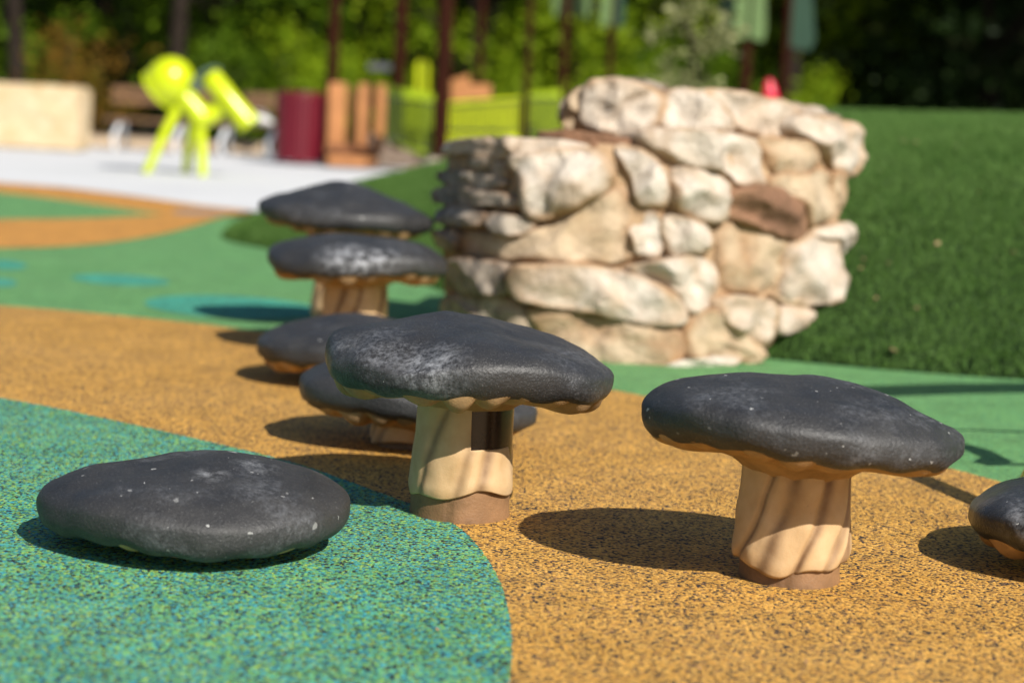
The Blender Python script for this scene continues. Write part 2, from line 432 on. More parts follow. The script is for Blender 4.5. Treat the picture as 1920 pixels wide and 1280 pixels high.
mushroom('tall charcoal mushroom with a dark brown pipe showing in its stem', g(862, 963), .338, .305, [(1, .02, 0), (2, .03, .3), (3, .02, 1.2), (5, .010, 2.)],
         [(-.05, .06, .022, .10), (-.26, -.01, .024, .07), (.19, -.05, -.016, .1), (-.19, .03, -.014, .06), (-.12, -.24, -.02, .06)], (-.02, 0), 11, M['capC'], window=True, T=.052, B=.078, dome=.030, rs=.111, rt_=.105, zc=.058, nf=7)
mushroom('charcoal mushroom with an unbroken tan fluted stem, right of the pipe-stemmed one', g(1480, 1082), .300, .306, [(1, .015, 2.9), (2, .025, .2), (3, .018, .4), (4, .012, 1.)],
         [(.06, .08, .020, .12), (-.2, .05, .014, .09), (.27, 0, -.014, .08)], (-.055, -.075), 23, M['capR'], T=.050, B=.066, dome=.034, lobes=.6, rs=.106, rt_=.104, zc=.036, nf=10)
mushroom('low charcoal mushroom lying almost flat on the teal rubber patch', g(366, 1022), .084, .299, [(1, .0, 0), (2, .025, .1), (3, .018, 3.4), (4, .01, 0)],
         [(.06, .06, .02, .1), (-.24, .0, .012, .07)], (.015, 0), 37, M['capL'], T=.048, B=.072, dome=.030, rs=.12, rt_=.12, lobes=.35)
mushroom('low glossy charcoal mushroom cut off by the right edge of the picture', Vector((1.292, 4.07, 0)), .10, .310, [(2, .03, .6), (3, .02, 2.2)],
         [(-.1, .0, .015, .1)], (-.02, 0), 41, M['capE'], T=.048, B=.062, dome=.03, rs=.12, rt_=.12)
mushroom('low charcoal mushroom directly behind the pipe-stemmed one, its cap half shaded', g(781, 832), .128, .305, [(2, .03, .1), (3, .02, 2.0), (5, .01, .4)],
         [(-.1, .0, .02, .12), (.2, 0, -.01, .1)], (-.075, 0), 53, M['capD'], T=.048, B=.06, dome=.034, rs=.118, rt_=.118)
mushroom('low charcoal mushroom between the half shaded low one and the tall white-streaked one', g(664, 717), .112, .308, [(2, .025, .3), (3, .02, 1.2)],
         [(0.0, .05, .02, .12)], (-.01, 0), 61, M['capD'], T=.05, B=.06, dome=.036, rs=.118, rt_=.118)
mushroom('tall charcoal mushroom with a white scuffed streak along its cap front', g(662, 662), .328, .312, [(2, .02, .2), (3, .015, .8), (4, .01, 2)],
         [(-.05, .05, .012, .12), (.2, .02, .012, .08)], (0, 0), 73, M['capM'], T=.052, B=.058, dome=.03, rs=.105, rt_=.11)
mushroom('farthest and tallest charcoal mushroom, cap against the turf mound', g(644, 620), .450, .328, [(2, .03, .15), (3, .02, 3.0), (4, .012, 1)],
         [(-.02, .05, .04, .1), (.25, 0, -.014, .08), (-.25, 0, -.01, .08)], (-.05, 0), 89, M['capD'], T=.046, B=.06, dome=.045, rs=.118, rt_=.118)

# ------------------------------------------------------------------ turf mound
foot = [(-1.9, 12.7), (-1.78, 12.1), (-1.4, 11.55), (-.85, 10.9), (-.45, 9.9), (-.1, 8.7), (.35, 7.9), (.9, 7.46), (1.84, 7.16), (3.2, 7.2), (5.5, 8.0), (7, 10.5), (6.8, 14), (4.5, 16.5), (1.2, 16.6), (-.7, 15.4), (-1.6, 14)]
fp = np.array([(p.x, p.y) for p in resample(chaikin([V((a, b, 0)) for a, b in foot], 3), 300)])
def inside_dist(P):
    x, y = P[:, 0], P[:, 1]; ins = np.zeros(len(P), bool); dm = np.full(len(P), 1e9)
    n = len(fp)
    for i in range(n):
        ax, ay = fp[i]; bx, by = fp[(i + 1) % n]
        c = ((ay > y) != (by > y)); ins ^= c & (x < (bx - ax) * (y - ay) / (by - ay + 1e-12) + ax)
        dx, dy = bx - ax, by - ay; t = np.clip(((x - ax) * dx + (y - ay) * dy) / (dx * dx + dy * dy), 0, 1)
        dm = np.minimum(dm, np.hypot(x - ax - t * dx, y - ay - t * dy))
    return np.where(ins, dm, -dm)
def mound_z(P):
    d = inside_dist(P); dd = np.maximum(d, 0)
    hm = np.clip(.80 + .20 * (P[:, 0] + .3) / 1.6, .74, 1.02)
    z = hm * (1 - np.exp(-dd / 1.35)) + .03 * np.minimum(1, dd / .05) + .02 * np.sin(P[:, 0] * 2.1) * np.sin(P[:, 1] * 1.7) * np.minimum(1, dd)
    return z, d
def turf_mats():
    out = []
    for nm, a, b in (('turf_blade', (.026, .080, .008), (.085, .160, .036)), ('turf_base', (.006, .018, .003), (.010, .026, .005))):
        t = NT(nm); c = t.coord()
        col = t.ramp(t.noise(c, 3.2, 4), [(.3, a), (.7, b)])
        if nm == 'turf_blade':
            gm = t.n('ShaderNodeNewGeometry'); col = t.mix(gm.outputs['Random Per Island'], col, b)
            t.set(col, .6, None, .12)
        else: t.set(col, .9, t.bump(t.noise(c, 120, 3), .5, .01), .2)
        out.append(t.m)
    return out
M['blade'], M['turfbase'] = turf_mats()
nr = 46; cx, cy = 2.2, 11.8
v = []; f = []
for i in range(nr + 1):
    s = 1 - (i / nr) ** 1.0
    for (x, y) in fp: v.append((cx + (x - cx) * s, cy + (y - cy) * s, 0))
P = np.array(v); z, d = mound_z(P[:, :2]); z[:300] = -.02
v = [(a, b, c) for (a, b, _), c in zip(v, z)]
for i in range(nr):
    for k in range(300):
        a = i * 300 + k; b = i * 300 + (k + 1) % 300; f.append((a, b, b + 300, a + 300))
tm = obj('turf_mound', mesh('turf_mound', v, f, True), M['turfbase']); tag(tm, kind='structure')
def blades(N, x0, x1, y0, y1, seed):
    r = np.random.default_rng(seed)
    P = np.stack([r.uniform(x0, x1, N), r.uniform(y0, y1, N)], 1)
    z, d = mound_z(P); k = d > .004; P = P[k]; z = z[k]; n = len(P)
    L = r.uniform(.014, .030, n); W = r.uniform(.0020, .0034, n) * np.sqrt(np.maximum(P[:, 1], 7) / 8)
    a = r.uniform(0, 6.283, n); ln = r.normal(0, .55, (n, 2)) + np.array([.10, .25])
    side = np.stack([np.cos(a), np.sin(a)], 1) * W[:, None]
    b = np.zeros((n, 3, 3)); b[:, 0, :2] = P - side; b[:, 1, :2] = P + side; b[:, 0, 2] = b[:, 1, 2] = z - .004
    b[:, 2, :2] = P + ln * L[:, None]; b[:, 2, 2] = z + L
    return b.reshape(-1, 3)
bl = np.concatenate([blades(210000, .3, 3.4, 7.1, 11.0, 1), blades(420000, -2, 1.0, 9, 15.5, 2), blades(90000, .5, 6, 10.5, 15, 3)])
def tri_soup(name, pts, m, parent=None):
    me = bpy.data.meshes.new(name); n = len(pts) // 3
    me.vertices.add(len(pts)); me.vertices.foreach_set('co', pts.astype(np.float32).ravel())
    me.loops.add(n * 3); me.loops.foreach_set('vertex_index', np.arange(n * 3, dtype=np.int32))
    me.polygons.add(n); me.polygons.foreach_set('loop_start', np.arange(0, n * 3, 3, dtype=np.int32))
    me.update(calc_edges=True); me.materials.append(m)
    return obj(name, me, None, parent)
tag(tri_soup('turf_grass', bl, M['blade']), 'short green artificial grass covering the mound', 'grass', kind='stuff')

# ------------------------------------------------------------------ climbing rock
def rock_mat(name, a, b, stain, wash, k=.5, dk=.45):
    t = NT(name); c = t.coord(); oi = t.n('ShaderNodeObjectInfo')
    off = t.n('ShaderNodeVectorMath', operation='ADD'); t.l(c, off.inputs[0])
    sc = t.n('ShaderNodeVectorMath', operation='SCALE'); sc.inputs[0].default_value = (7, 3, 5); t.l(oi.outputs['Random'], sc.inputs['Scale']); t.l(sc.outputs[0], off.inputs[1])
    p = off.outputs[0]
    base = t.ramp(t.noise(p, 6, 7, .62), [(.28, a), (.68, b)])
    f = t.ramp(t.noise(p, 3.1, 6, .6, .5), [(.46, 0.), (.64, 1.)])
    base = t.mix(t.math('MULTIPLY', f, k), base, wash)
    wa = t.n('ShaderNodeAttribute', attribute_name='wash')   # airbrushed tan seam paint of the sculpted rock
    f = t.math('MULTIPLY', wa.outputs['Fac'], t.ramp(t.noise(p, 5, 4), [(.35, .1), (.6, .85)]))
    base = t.mix(f, base, wash)
    f = t.math('MULTIPLY', t.ramp(t.noise(p, 8.5, 9, .78, .4), [(.48, 0.), (.62, 1.)]), dk)
    base = t.mix(f, base, stain)
    f = t.ramp(t.noise(p, 60, 4, .6), [(.62, 0.), (.72, .35)])
    base = t.mix(f, base, stain)
    n = t.bump(t.noise(p, 9, 9, .7), .75, .05); n = t.bump(t.noise(p, 60, 5, .6), .4, .008, n)
    return t.set(base, .82, n, .25)
WS = (.42, .25, .12); DKS = (.105, .078, .056)
RM = {'p': rock_mat('pale_rock', (.50, .42, .325), (.76, .69, .60), DKS, WS, .5, .30),
      't': rock_mat('tan_rock', (.45, .33, .20), (.64, .51, .36), DKS, (.34, .18, .08), .6, .38),
      'b': rock_mat('brown_rock', (.20, .105, .06), (.29, .155, .09), (.05, .03, .02), (.34, .19, .11), .35, .4),
      'd': rock_mat('dark_grey_rock', (.30, .25, .20), (.54, .47, .38), (.045, .045, .045), (.33, .20, .11), .4, .8),  # darker, more heavily mottled stones, most of them on the left side
      'c': rock_mat('mortar_rock', (.36, .225, .12), (.54, .375, .225), (.05, .035, .025), (.35, .2, .1), .4, .5)}
def Z(p): return 780 + p[0] / 2.207, 130 + p[1] / 2.207
def rock_depth(zx, zy, back=0.0):
    d = 7.17
    if zx > 1050: d += ((zx - 1050) / 750) ** 1.6 * .62
    if zx < 470: d += ((470 - zx) / 400) ** 1.7 * .55
    d += (1230 - zy) / 1230 * .12
    return d + back
def rock_pt(p, back=0.0): px, py = Z(p); return at(px, py, rock_depth(p[0], p[1], back))
stones = [  # outline, tint, setback, bulge
 ([(705,70),(740,48),(860,45),(1022,100),(1018,180),(985,250),(880,285),(690,240),(690,130)], 'p', .20, .11),
 ([(640,95),(712,58),(690,170),(665,185),(628,172)], 't', .24, .05),
 ([(598,130),(642,100),(634,180),(600,205),(588,180)], 'd', .30, .05),
 ([(612,205),(672,190),(668,245),(608,258)], 't', .25, .05),
 ([(1030,86),(1165,80),(1300,190),(1315,258),(1180,256),(995,250),(1012,190)], 'p', .20, .09),
 ([(1160,84),(1330,90),(1530,135),(1575,200),(1572,290),(1420,280),(1325,258),(1290,170)], 'p', .19, .08),
 ([(860,38),(930,36),(1040,75),(1034,96),(900,62)], 'd', .33, .04),
 ([(1575,190),(1740,205),(1822,240),(1828,330),(1803,425),(1770,445),(1680,385),(1615,295),(1572,262)], 'p', .12, .10),
 ([(1520,132),(1660,155),(1760,198),(1745,210),(1590,196)], 'd', .28, .04),
 ([(925,262),(1000,247),(1370,268),(1405,330),(1443,420),(1445,485),(1310,486),(1270,432),(1180,415),(1100,402),(1000,352),(935,312)], 'p', .04, .13),
 ([(1400,282),(1560,292),(1620,310),(1655,385),(1590,438),(1452,438),(1420,340)], 't', .08, .07),
 ([(1450,440),(1600,440),(1680,398),(1722,470),(1705,605),(1605,668),(1572,585),(1530,512),(1452,492)], 't', .03, .09),
 ([(1695,415),(1772,445),(1764,512),(1750,628),(1690,645),(1712,540)], 't', .08, .06),
 ([(1285,505),(1400,490),(1525,500),(1592,620),(1585,692),(1525,706),(1400,655),(1276,605)], 'b', -.02, .13),
 ([(1055,400),(1180,425),(1270,448),(1292,500),(1276,575),(1262,636),(1150,614),(1055,572),(1048,480)], 'p', 0, .10),
 ([(826,308),(930,330),(1005,388),(1044,430),(1044,566),(960,572),(908,545),(890,450),(850,380)], 'p', .0, .08),
 ([(470,258),(640,255),(905,285),(940,330),(820,335),(690,315)], 'b', .10, .05),
 ([(128,330),(180,285),(460,283),(640,298),(705,332),(620,352),(400,362),(360,372),(250,358),(132,352)], 'p', .0, .06),
 ([(385,360),(640,332),(742,340),(818,420),(808,492),(680,566),(550,615),(468,612),(436,540),(440,450),(388,400)], 'p', -.03, .14),
 ([(240,362),(372,370),(395,448),(330,446),(240,412)], 'd', .04, .05),
 ([(102,415),(240,420),(390,462),(320,505),(160,484),(96,458)], 'd', .0, .05),
 ([(68,500),(150,482),(310,508),(425,522),(445,575),(280,566),(130,560),(76,550)], 'd', -.02, .06),
 ([(300,525),(420,545),(445,590),(330,586)], 'b', .03, .04),
 ([(88,590),(170,560),(292,582),(305,645),(200,652),(105,632)], 'd', -.02, .07),
 ([(305,590),(462,612),(505,650),(450,684),(360,694),(308,645)], 'd', -.02, .07),
 ([(100,660),(194,662),(194,742),(150,756),(84,722)], 'd', -.0, .06),
 ([(205,668),(350,702),(500,668),(640,592),(842,482),(884,560),(900,582),(868,640),(900,786),(700,806),(440,786),(198,770)], 't', .02, .08),
 ([(878,600),(1000,586),(1014,650),(1024,764),(920,790),(886,700)], 'p', .0, .07),
 ([(1008,598),(1130,620),(1226,660),(1220,745),(1120,770),(1026,764)], 'p', .0, .08),
 ([(1236,655),(1300,636),(1420,678),(1536,710),(1530,800),(1500,905),(1380,925),(1245,905),(1246,780)], 't', .06, .07),
 ([(1535,712),(1640,688),(1722,698),(1728,780),(1736,905),(1702,968),(1600,966),(1510,945),(1525,820)], 'p', .0, .11),
 ([(1600,685),(1740,625),(1788,650),(1783,735),(1730,785),(1715,705)], 'p', .05, .07),
 ([(955,798),(1100,775),(1200,788),(1254,830),(1244,925),(1200,985),(1125,1015),(1080,935),(980,875),(845,832)], 'p', .02, .10),
 ([(396,832),(440,810),(700,808),(850,838),(1000,886),(1094,976),(1106,1056),(950,1056),(700,996),(440,966),(396,905)], 'p', -.06, .12),
 ([(145,795),(230,778),(402,808),(396,900),(402,930),(230,930),(150,905)], 'd', -.02, .08),
 ([(110,950),(230,930),(380,938),(440,998),(485,1075),(300,1120),(130,1090)], 'd', .0, .07),
 ([(450,980),(700,1002),(950,1064),(1094,1078),(1088,1195),(1030,1240),(760,1240),(540,1110)], 't', .0, .09),
 ([(1104,1050),(1235,975),(1285,1060),(1405,1130),(1424,1200),(1200,1205),(1098,1190)], 't', -.02, .08),
 ([(1236,938),(1450,948),(1478,980),(1468,1060),(1442,1134),(1380,1126),(1285,1062),(1246,1000)], 'p', -.03, .10),
 ([(1490,968),(1600,988),(1645,1012),(1570,1075),(1490,1110)], 'p', .0, .07),
 ([(1440,925),(1520,948),(1640,972),(1700,975),(1640,1008),(1490,962)], 't', .04, .05),
 ([(960,1235),(1100,1198),(1320,1180),(1345,1215),(1150,1246)], 'p', -.07, .06),
 ([(1330,1150),(1425,1150),(1430,1215),(1330,1215)], 't', -.01, .06),
]
rock = empty('climbing_rock', (.5, 7.6, 0))
tag(rock, 'large pale sculpted climbing rock with stacked cracked stones and one brown stone', 'rock')
def add_stone(poly, tint, back, bulge, idx):
    if back < .15: back *= .45
    pts = resample(chaikin([V((a, b, 0)) for a, b in poly], 2), 64)
    cz = sum((p for p in pts), V((0, 0, 0))) / 64
    c3 = rock_pt(cz, back)
    dx = rock_pt(cz + V((30, 0, 0)), back) - rock_pt(cz - V((30, 0, 0)), back)
    dz = rock_pt(cz - V((0, 30, 0)), back) - rock_pt(cz + V((0, 30, 0)), back)
    nrm = dx.cross(dz).normalized()
    if nrm.y > 0: nrm = -nrm
    rings = [(1.06, -.35), (1.08, -.15), (1.085, -.04), (1.08, .35), (1.05, .64), (1.0, .82), (.94, .91), (.85, .97), (.72, 1.0), (.58, 1.01), (.43, 1.02), (.28, 1.02), (.14, 1.02), (0.01, 1.02)]
    v = []; f = []
    tiltv = V((noise.noise(V((idx * 1.7, 0, 0))), 0, noise.noise(V((0, idx * 2.3, 0))))) * .35
    rgs = random.Random(idx * 13 + 5)
    planes = [(math.cos(a_) * k_, math.sin(a_) * k_, rgs.uniform(.45, .95)) for a_, k_ in ((rgs.uniform(0, 6.28), rgs.uniform(.15, .6)) for _ in range(4))]
    for (s, h) in rings:
        for p in pts:
            q = cz + (p - cz) * s
            w3 = rock_pt(q, back)
            rel = (q - cz) * .0018
            hh = h * bulge * .72 if h >= 0 else h * .5
            if h > .2:
                hb = min([hh] + [bulge * pc + rel.x * pa + rel.y * pb for (pa, pb, pc) in planes])
                hh = max(hb, bulge * .3 * h)
            w3 = w3 + nrm * hh
            w3 += nrm * ((w3 - c3).dot(tiltv)) * (1 if h > 0 else 0) * .6
            if h > -.05:
                k = min(1, max(.25, h + .3))
                a = noise.noise(w3 * 5 + V((idx * 3.1, 0, 0))) * .03 + noise.noise(w3 * 13) * .02 + (.25 - abs(noise.noise(w3 * 7 + V((idx, 5, 1))))) * .045 + noise.noise(w3 * 34) * .008
                a *= min(1, bulge / .09) * (.55 if tint == 'd' else 1)
                w3 += nrm * a * k
                w3 += V((noise.noise(w3 * 22), 0, noise.noise(w3 * 22 + V((9, 9, 9))))) * .006
            v.append(w3 - rock.location)
    for i in range(len(rings) - 1):
        for k in range(64):
            a = i * 64 + k; b = i * 64 + (k + 1) % 64; f.append((a, b, b + 64, a + 64))
    f.append(tuple((len(rings) - 1) * 64 + k for k in range(64)))
    me = mesh('stone', v, f, True)
    wash = []
    for (s_, h_) in rings:
        wash += [min(1, max(0, (s_ - .80) / .2))] * 64
    me.attributes.new('wash', 'FLOAT', 'POINT').data.foreach_set('value', wash)
    bm = bmesh.new(); bm.from_mesh(me); bmesh.ops.recalc_face_normals(bm, faces=bm.faces[:]); bm.to_mesh(me); bm.free()
    o = obj('stone', me, RM[tint], rock)
    if tint == 'b' and bulge > .1: o['label'] = 'reddish brown stone set in the pale rock'
for i, s in enumerate(stones): add_stone(*s, i)
def rock_core(poly, back, depth, name='rock_core'):
    pts = resample(chaikin([V((a, b, 0)) for a, b in poly], 2), 120)
    cz = sum(pts, V((0, 0, 0))) / 120; v = []; f = []
    rings = [(0.02, 0), (.3, 0), (.6, 0), (.85, 0), (.96, .01), (.995, .06), (1.0, .2), (.97, .55), (.9, .85), (.7, 1.0), (.3, 1.02)]
    for (s, b) in rings:
        for p in pts:
            q = cz + (p - cz) * s
            w3 = rock_pt(q, back) + V((0, b * depth, 0)) if b == 0 else rock_pt(q, back) + V((0, b * depth, 0))
            w3 += V((0, -1, 0)) * noise.noise(w3 * 6) * .03 + V((noise.noise(w3 * 7), 0, noise.noise(w3 * 7 + V((4, 4, 4))))) * .02
            v.append(w3 - rock.location)
    for i in range(len(rings) - 1):
        for k in range(120):
            a = i * 120 + k; b2 = i * 120 + (k + 1) % 120; f.append((a, b2, b2 + 120, a + 120))
    me = mesh(name, v, f, True)
    bm = bmesh.new(); bm.from_mesh(me); bmesh.ops.recalc_face_normals(bm, faces=bm.faces[:]); bm.to_mesh(me); bm.free()
    obj(name, me, RM['c'], rock)
rock_core([(115,420),(145,318),(450,300),(900,305),(1500,300),(1700,330),(1745,440),(1740,650),(1715,930),(1620,1010),(1490,1120),(1425,1225),(1100,1270),(800,1290),(400,1250),(125,1130),(105,800)], .012, 1.0)
rock_core([(612,160),(650,95),(720,66),(1030,90),(1520,150),(1790,250),(1780,420),(1500,480),(950,330),(620,255)], .225, .9)

# ------------------------------------------------------------------ lime frame at the right edge (mostly out of view; its shadows fall in the picture)
LIME = (.47, .56, .004)
M['lime'] = plain('lime_paint', LIME, .25, .5, .04, 4, bump=.02)
M['rope'] = plain('dark_cable', (.03, .03, .03), .6, .4, .2, 20)
fr = empty('pole_climber', (1.19, 4.58, 0)); tag(fr, 'lime green leaning pole of a climbing frame at the right edge', 'climbing frame')
MB().tube([(0, 0, -.02), (.37, 0, .9), (.72, 0, 1.75)], .036, 20).build('post', M['lime'], fr, True)
MB().tube([(3.1, .95, -.02), (2.85, .92, .9), (2.6, .9, 1.75)], .036, 20).build('post', M['lime'], fr, True)
MB().tube([(.66, -.02, 1.75), (1.6, .42, 1.8), (2.66, .92, 1.75)], .075, 20).build('crossbar', M['lime'], fr, True)
MB().tube([(2.9, .92, .63), (1.6, .8, .62), (.47, .70, .61)], .011, 8).build('hand_rail', M['rope'], fr, True)
MB().tube([(2.98, .92, .36), (1.6, .64, .355), (.36, .38, .36)], .011, 8).build('hand_rail', M['rope'], fr, True)
MB().tube([(.52, .71, .615), (.44, .68, .60), (.42, .60, .53), (.45, .52, .46), (.42, .44, .38), (.34, .38, .355)], [.02, .034, .036, .036, .034, .02], 12).build('grip', M['lime'], fr, True)

# ------------------------------------------------------------------ far plaza: block, kerb, bench, lime listening figure, bin
M['lime_stone'] = rock_mat('cream_limestone', (.56, .42, .24), (.70, .57, .38), (.25, .17, .08), (.5, .3, .1), .3, .2)
def block(name, label, cat, px0, px1, pyb, pyt, Y, dep, m, bev=.04, rz=0, seed=0):
    a = at(px0, pyb, Y); b = at(px1, pyb, Y); h = (at(.5 * (px0 + px1), pyt, Y) - at(.5 * (px0 + px1), pyb, Y)).z
    w_ = b.x - a.x; o = empty(name, ((a.x + b.x) / 2, Y + dep / 2, 0), rz)
    bm = bmesh.new(); bmesh.ops.create_cube(bm, size=1)
    for q in bm.verts: q.co = V((q.co.x * w_, q.co.y * dep, (q.co.z + .5) * h))
    bmesh.ops.bevel(bm, geom=bm.edges[:], offset=bev, segments=2, affect='EDGES')
    bmesh.ops.subdivide_edges(bm, edges=bm.edges[:], cuts=4, use_grid_fill=True)
    for q in bm.verts: q.co += V((noise.noise(q.co * 3 + V((seed, 0, 0))), noise.noise(q.co * 3 + V((0, seed, 5))), noise.noise(q.co * 3 + V((9, 0, seed))))) * .03 * min(1, q.co.z * 8)
    me = bpy.data.meshes.new(name); bm.to_mesh(me); bm.free()
    C.objects.unlink(o); bpy.data.objects.remove(o)
    o = obj(name, me, m); o.location = ((a.x + b.x) / 2, Y + dep / 2, 0); o.rotation_euler.z = rz
    return tag(o, label, cat)
block('stone_block', 'big cream limestone block at the left edge of the plaza', 'stone block', -150, 146, 283, 160, 27.0, .8, M['lime_stone'], .04, 0, 3)
block('stone_kerb', 'low tan stone kerb running behind the lime figure', 'kerb', 140, 488, 285, 262, 29.5, .4, plain('tan_stone', (.46, .35, .24), .8, .3, .2, 5), .02, 0, 5)
block('concrete_block', 'plain beige concrete block beside the grey ramp', 'concrete block', 800, 1010, 300, 246, 21, .6, plain('beige_concrete', (.40, .35, .26), .85, .3, .15, 4), .02, 0, 8)
M['wood'] = plain('brown_bench_wood', (.16, .085, .04), .6, .4, .35, 5)
M['silver'] = plain('silver_metal', (.72, .73, .75), .35, .5, .08, 5, .3)
def bench():
    Y = 28.4; a = at(190, 288, Y); b = at(520, 300, Y); L = b.x - a.x
    o = empty('plaza_bench', (a.x, Y, 0)); tag(o, 'long brown plank bench on silver legs behind the lime figure', 'bench')
    for k in range(3): MB().box((L / 2, .1 + .15 * k, .445), (L, .13, .045), None, .008).build('seat_plank', M['wood'], o)
    for k in range(2): MB().box((L * .5, .60 + .03 * k, .72 + .14 * k), (L, .03, .11), None, .006).build('back_plank', M['wood'], o)
    for x in (.18, L * .42, L * .68, L - .12):
        MB().tube([(x, .06, .02), (x - .03, .05, .2), (x + .05, .12, .40), (x + .05, .5, .42)], .035, 12).tube([(x + .05, .5, .4), (x + .02, .62, .01)], .035, 12).build('leg', M['silver'], o, True)
bench()
wb = at(482, 216, 29.2)
mb = MB(); mb.lathe([(.001, -.13), (.16, -.125), (.21, -.06), (.19, .02), (.12, .09), (.04, .12), (.001, .125)], (0, 0, 0), (0, 0, 1), 24)
for i, q in enumerate(mb.v): mb.v[i] = V((q.x * 1.3, q.y * .8, q.z * .75 - q.x * .3)) * (1 + .2 * noise.noise(q * 7))
wbo = mb.build('cloth_bag', plain('white_cloth', (.75, .72, .70), .8, .3, .06, 9), None, True); wbo.location = wb
tag(wbo, 'crumpled white bag on the bench back left of the red bin', 'bag')
def figure():
    base = ground(345, 328); Y = base.y; k = F / base.y / 1.0
    o = empty('listening_horn', base); tag(o, 'bright lime three-legged play horn with a round bell head on the plaza', 'play sculpture')
    P = lambda px, py, dy=0: V((at(px, py, Y).x - base.x, dy, at(px, py, Y).z))
    c = P(320, 152); ax = V((-.74, .22, -.64)).normalized()
    prof = [(.002, -.255), (.10, -.24), (.18, -.19), (.235, -.11), (.258, -.02), (.255, .06), (.24, .13), (.225, .17), (.215, .17), (.22, .12), (.225, .03), (.2, -.08), (.12, -.18), (.002, -.22)]
    MB().lathe(prof, c, ax, 40).build('bell', M['lime'], o, True)
    MB().lathe([(.226, .155), (.246, .155), (.250, .175), (.240, .185), (.226, .178), (.226, .155)], c, ax, 40).build('bell_rim', M['lime'], o, True)
    MB().tube([c + V((.05, 0, -.08)), P(352, 190), P(372, 212), P(386, 224)], [.13, .12, .115, .115], 20).build('neck', M['lime'], o, True)
    mb = MB(); mb.lathe([(.002, -.13), (.06, -.118), (.105, -.08), (.128, -.02), (.128, .02), (.105, .08), (.06, .118), (.002, .13)], P(376, 220), (1, 0, .2), 24); mb.build('body', M['lime'], o, True)
    MB().tube([P(380, 222), P(402, 212), P(418, 198), P(430, 186)], [.11, .1, .09, .085], 20).build('arm', M['lime'], o, True)
    a, b = P(394, 142, -.06), P(470, 236, -.06); d = (b - a).normalized(); L = (b - a).length
    MB().lathe([(.002, 0), (.10, .0), (.115, .02), (.115, L * .6), (.13, L - .03), (.135, L), (.12, L), (.118, L - .04), (.002, L - .04)], a, d, 32).build('tube', M['lime'], o, True)
    MB().lathe([(.002, 0), (.195, 0), (.205, .012), (.195, .025), (.002, .025)], P(384, 148, -.02), d + V((0, -.35, 0)), 36).build('dish', plain('grey_green_metal', (.10, .155, .125), .3, .5, .1, 4), o, True)
    for (p0, p1) in ((P(334, 200), P(277, 327, -.12)), (P(362, 236), P(340, 322, .28)), (P(376, 236), P(383, 328, -.1))):
        p1.z = -.005
        MB().tube([p0, p0.lerp(p1, .5) + V((0, 0, .02)), p1], [.06, .052, .045], 16).build('leg', M['lime'], o, True)
figure()
def bin_():
    base = ground(560, 309); o = empty('litter_bin', base); tag(o, 'dark red slatted litter bin standing on the plaza edge', 'litter bin')
    m = plain('dark_red_paint', (.135, .002, .012), .45, .5, .1, 5, bump=.02)
    MB().lathe([(.002, .05), (.28, .05), (.29, .08), (.29, .88), (.28, .88)], (0, 0, 0), (0, 0, 1), 40).build('liner', plain('bin_liner', (.05, .001, .006), .6, .4, .1, 5), o, True)
    for k in range(30):
        t = 2 * math.pi * k / 30; rot = Matrix.Rotation(t, 3, 'Z')
        if k == 0: sl = MB().box((0, 0, 0), (.012, .05, .86), None, .004).build('slat', m, o)
        else: sl2 = sl.copy(); C.objects.link(sl2); sl2.parent = o; s0 = sl2
        q = sl if k == 0 else s0
        q.location = (.315 * math.cos(t), .315 * math.sin(t), .48); q.rotation_euler.z = t
    MB().lathe([(.22, .915), (.315, .905), (.335, .93), (.32, .955), (.22, .945), (.22, .915)], (0, 0, 0), (0, 0, 1), 40).build('rim', m, o, True)
    MB().lathe([(.31, .06), (.33, .06), (.33, .09), (.31, .09), (.31, .06)], (0, 0, 0), (0, 0, 1), 40).build('hoop', m, o, True)
    MB().lathe([(.002, -.005), (.14, -.005), (.14, .01), (.05, .02), (.05, .06), (.002, .06)], (0, 0, 0), (0, 0, 1), 24).build('foot', m, o, True)
bin_()

# ------------------------------------------------------------------ play structure
M['post'] = plain('dark_brown_post_paint', (.026, .0062, .0022), .7, .08, .2, 3)
M['plank'] = plain('orange_brown_plastic', (.40, .17, .06), .55, .4, .15, 4)
M['lime2'] = plain('lime_plastic', (.53, .60, .002), .4, .5, .05, 3, bump=.02)
M['lime3'] = plain('green_plastic', (.27, .37, .002), .4, .5, .05, 3, bump=.02)
M['rail'] = plain('dark_rail_paint', (.02, .03, .006), .5, .4, .1, 3)
PS = empty('play_structure', (-1.4, 25.6, 0)); tag(PS, 'brown and lime play structure with tall dark posts and railings', 'play structure')
def pw(px, py, Y): return at(px, py, Y) - PS.location
def pbox(name, px0, py0, px1, py1, Y, dep, m, bev=.01, dz0=None):
    a = pw(px0, py1, Y); b = pw(px1, py0, Y); mid = pw((px0 + px1) / 2, (py0 + py1) / 2, Y)
    wd = (pw(px1, (py0 + py1) / 2, Y) - pw(px0, (py0 + py1) / 2, Y)).x
    h = (pw((px0 + px1) / 2, py0, Y) - pw((px0 + px1) / 2, py1, Y)).z
    return MB().box((mid.x, mid.y + dep / 2, mid.z), (wd, dep, h), None, bev).build(name, m, PS)
def ppost(px, py, wpx, Y, H=4.2, parent=PS):
    b = at(px, py, Y); r = wpx / 2 * Y / F
    if parent is PS: b = b - PS.location
    zb = -b.z * 0
    return MB().tube([(b.x, b.y, -.02), (b.x, b.y, H)], r, 16).build('post', M['post'], parent, True)
for (px, py, wp, Y) in ((623, 150, 22, 26.6), (747, 150, 23, 27.4), (828, 200, 30, 24.6), (898, 150, 13, 30), (985, 200, 13, 25.4), (1054, 150, 16, 28.5)): ppost(px, py, wp, Y, 4.6)
pbox('plank', 614, 155, 648, 286, 26.0, .06, M['plank'], .02)
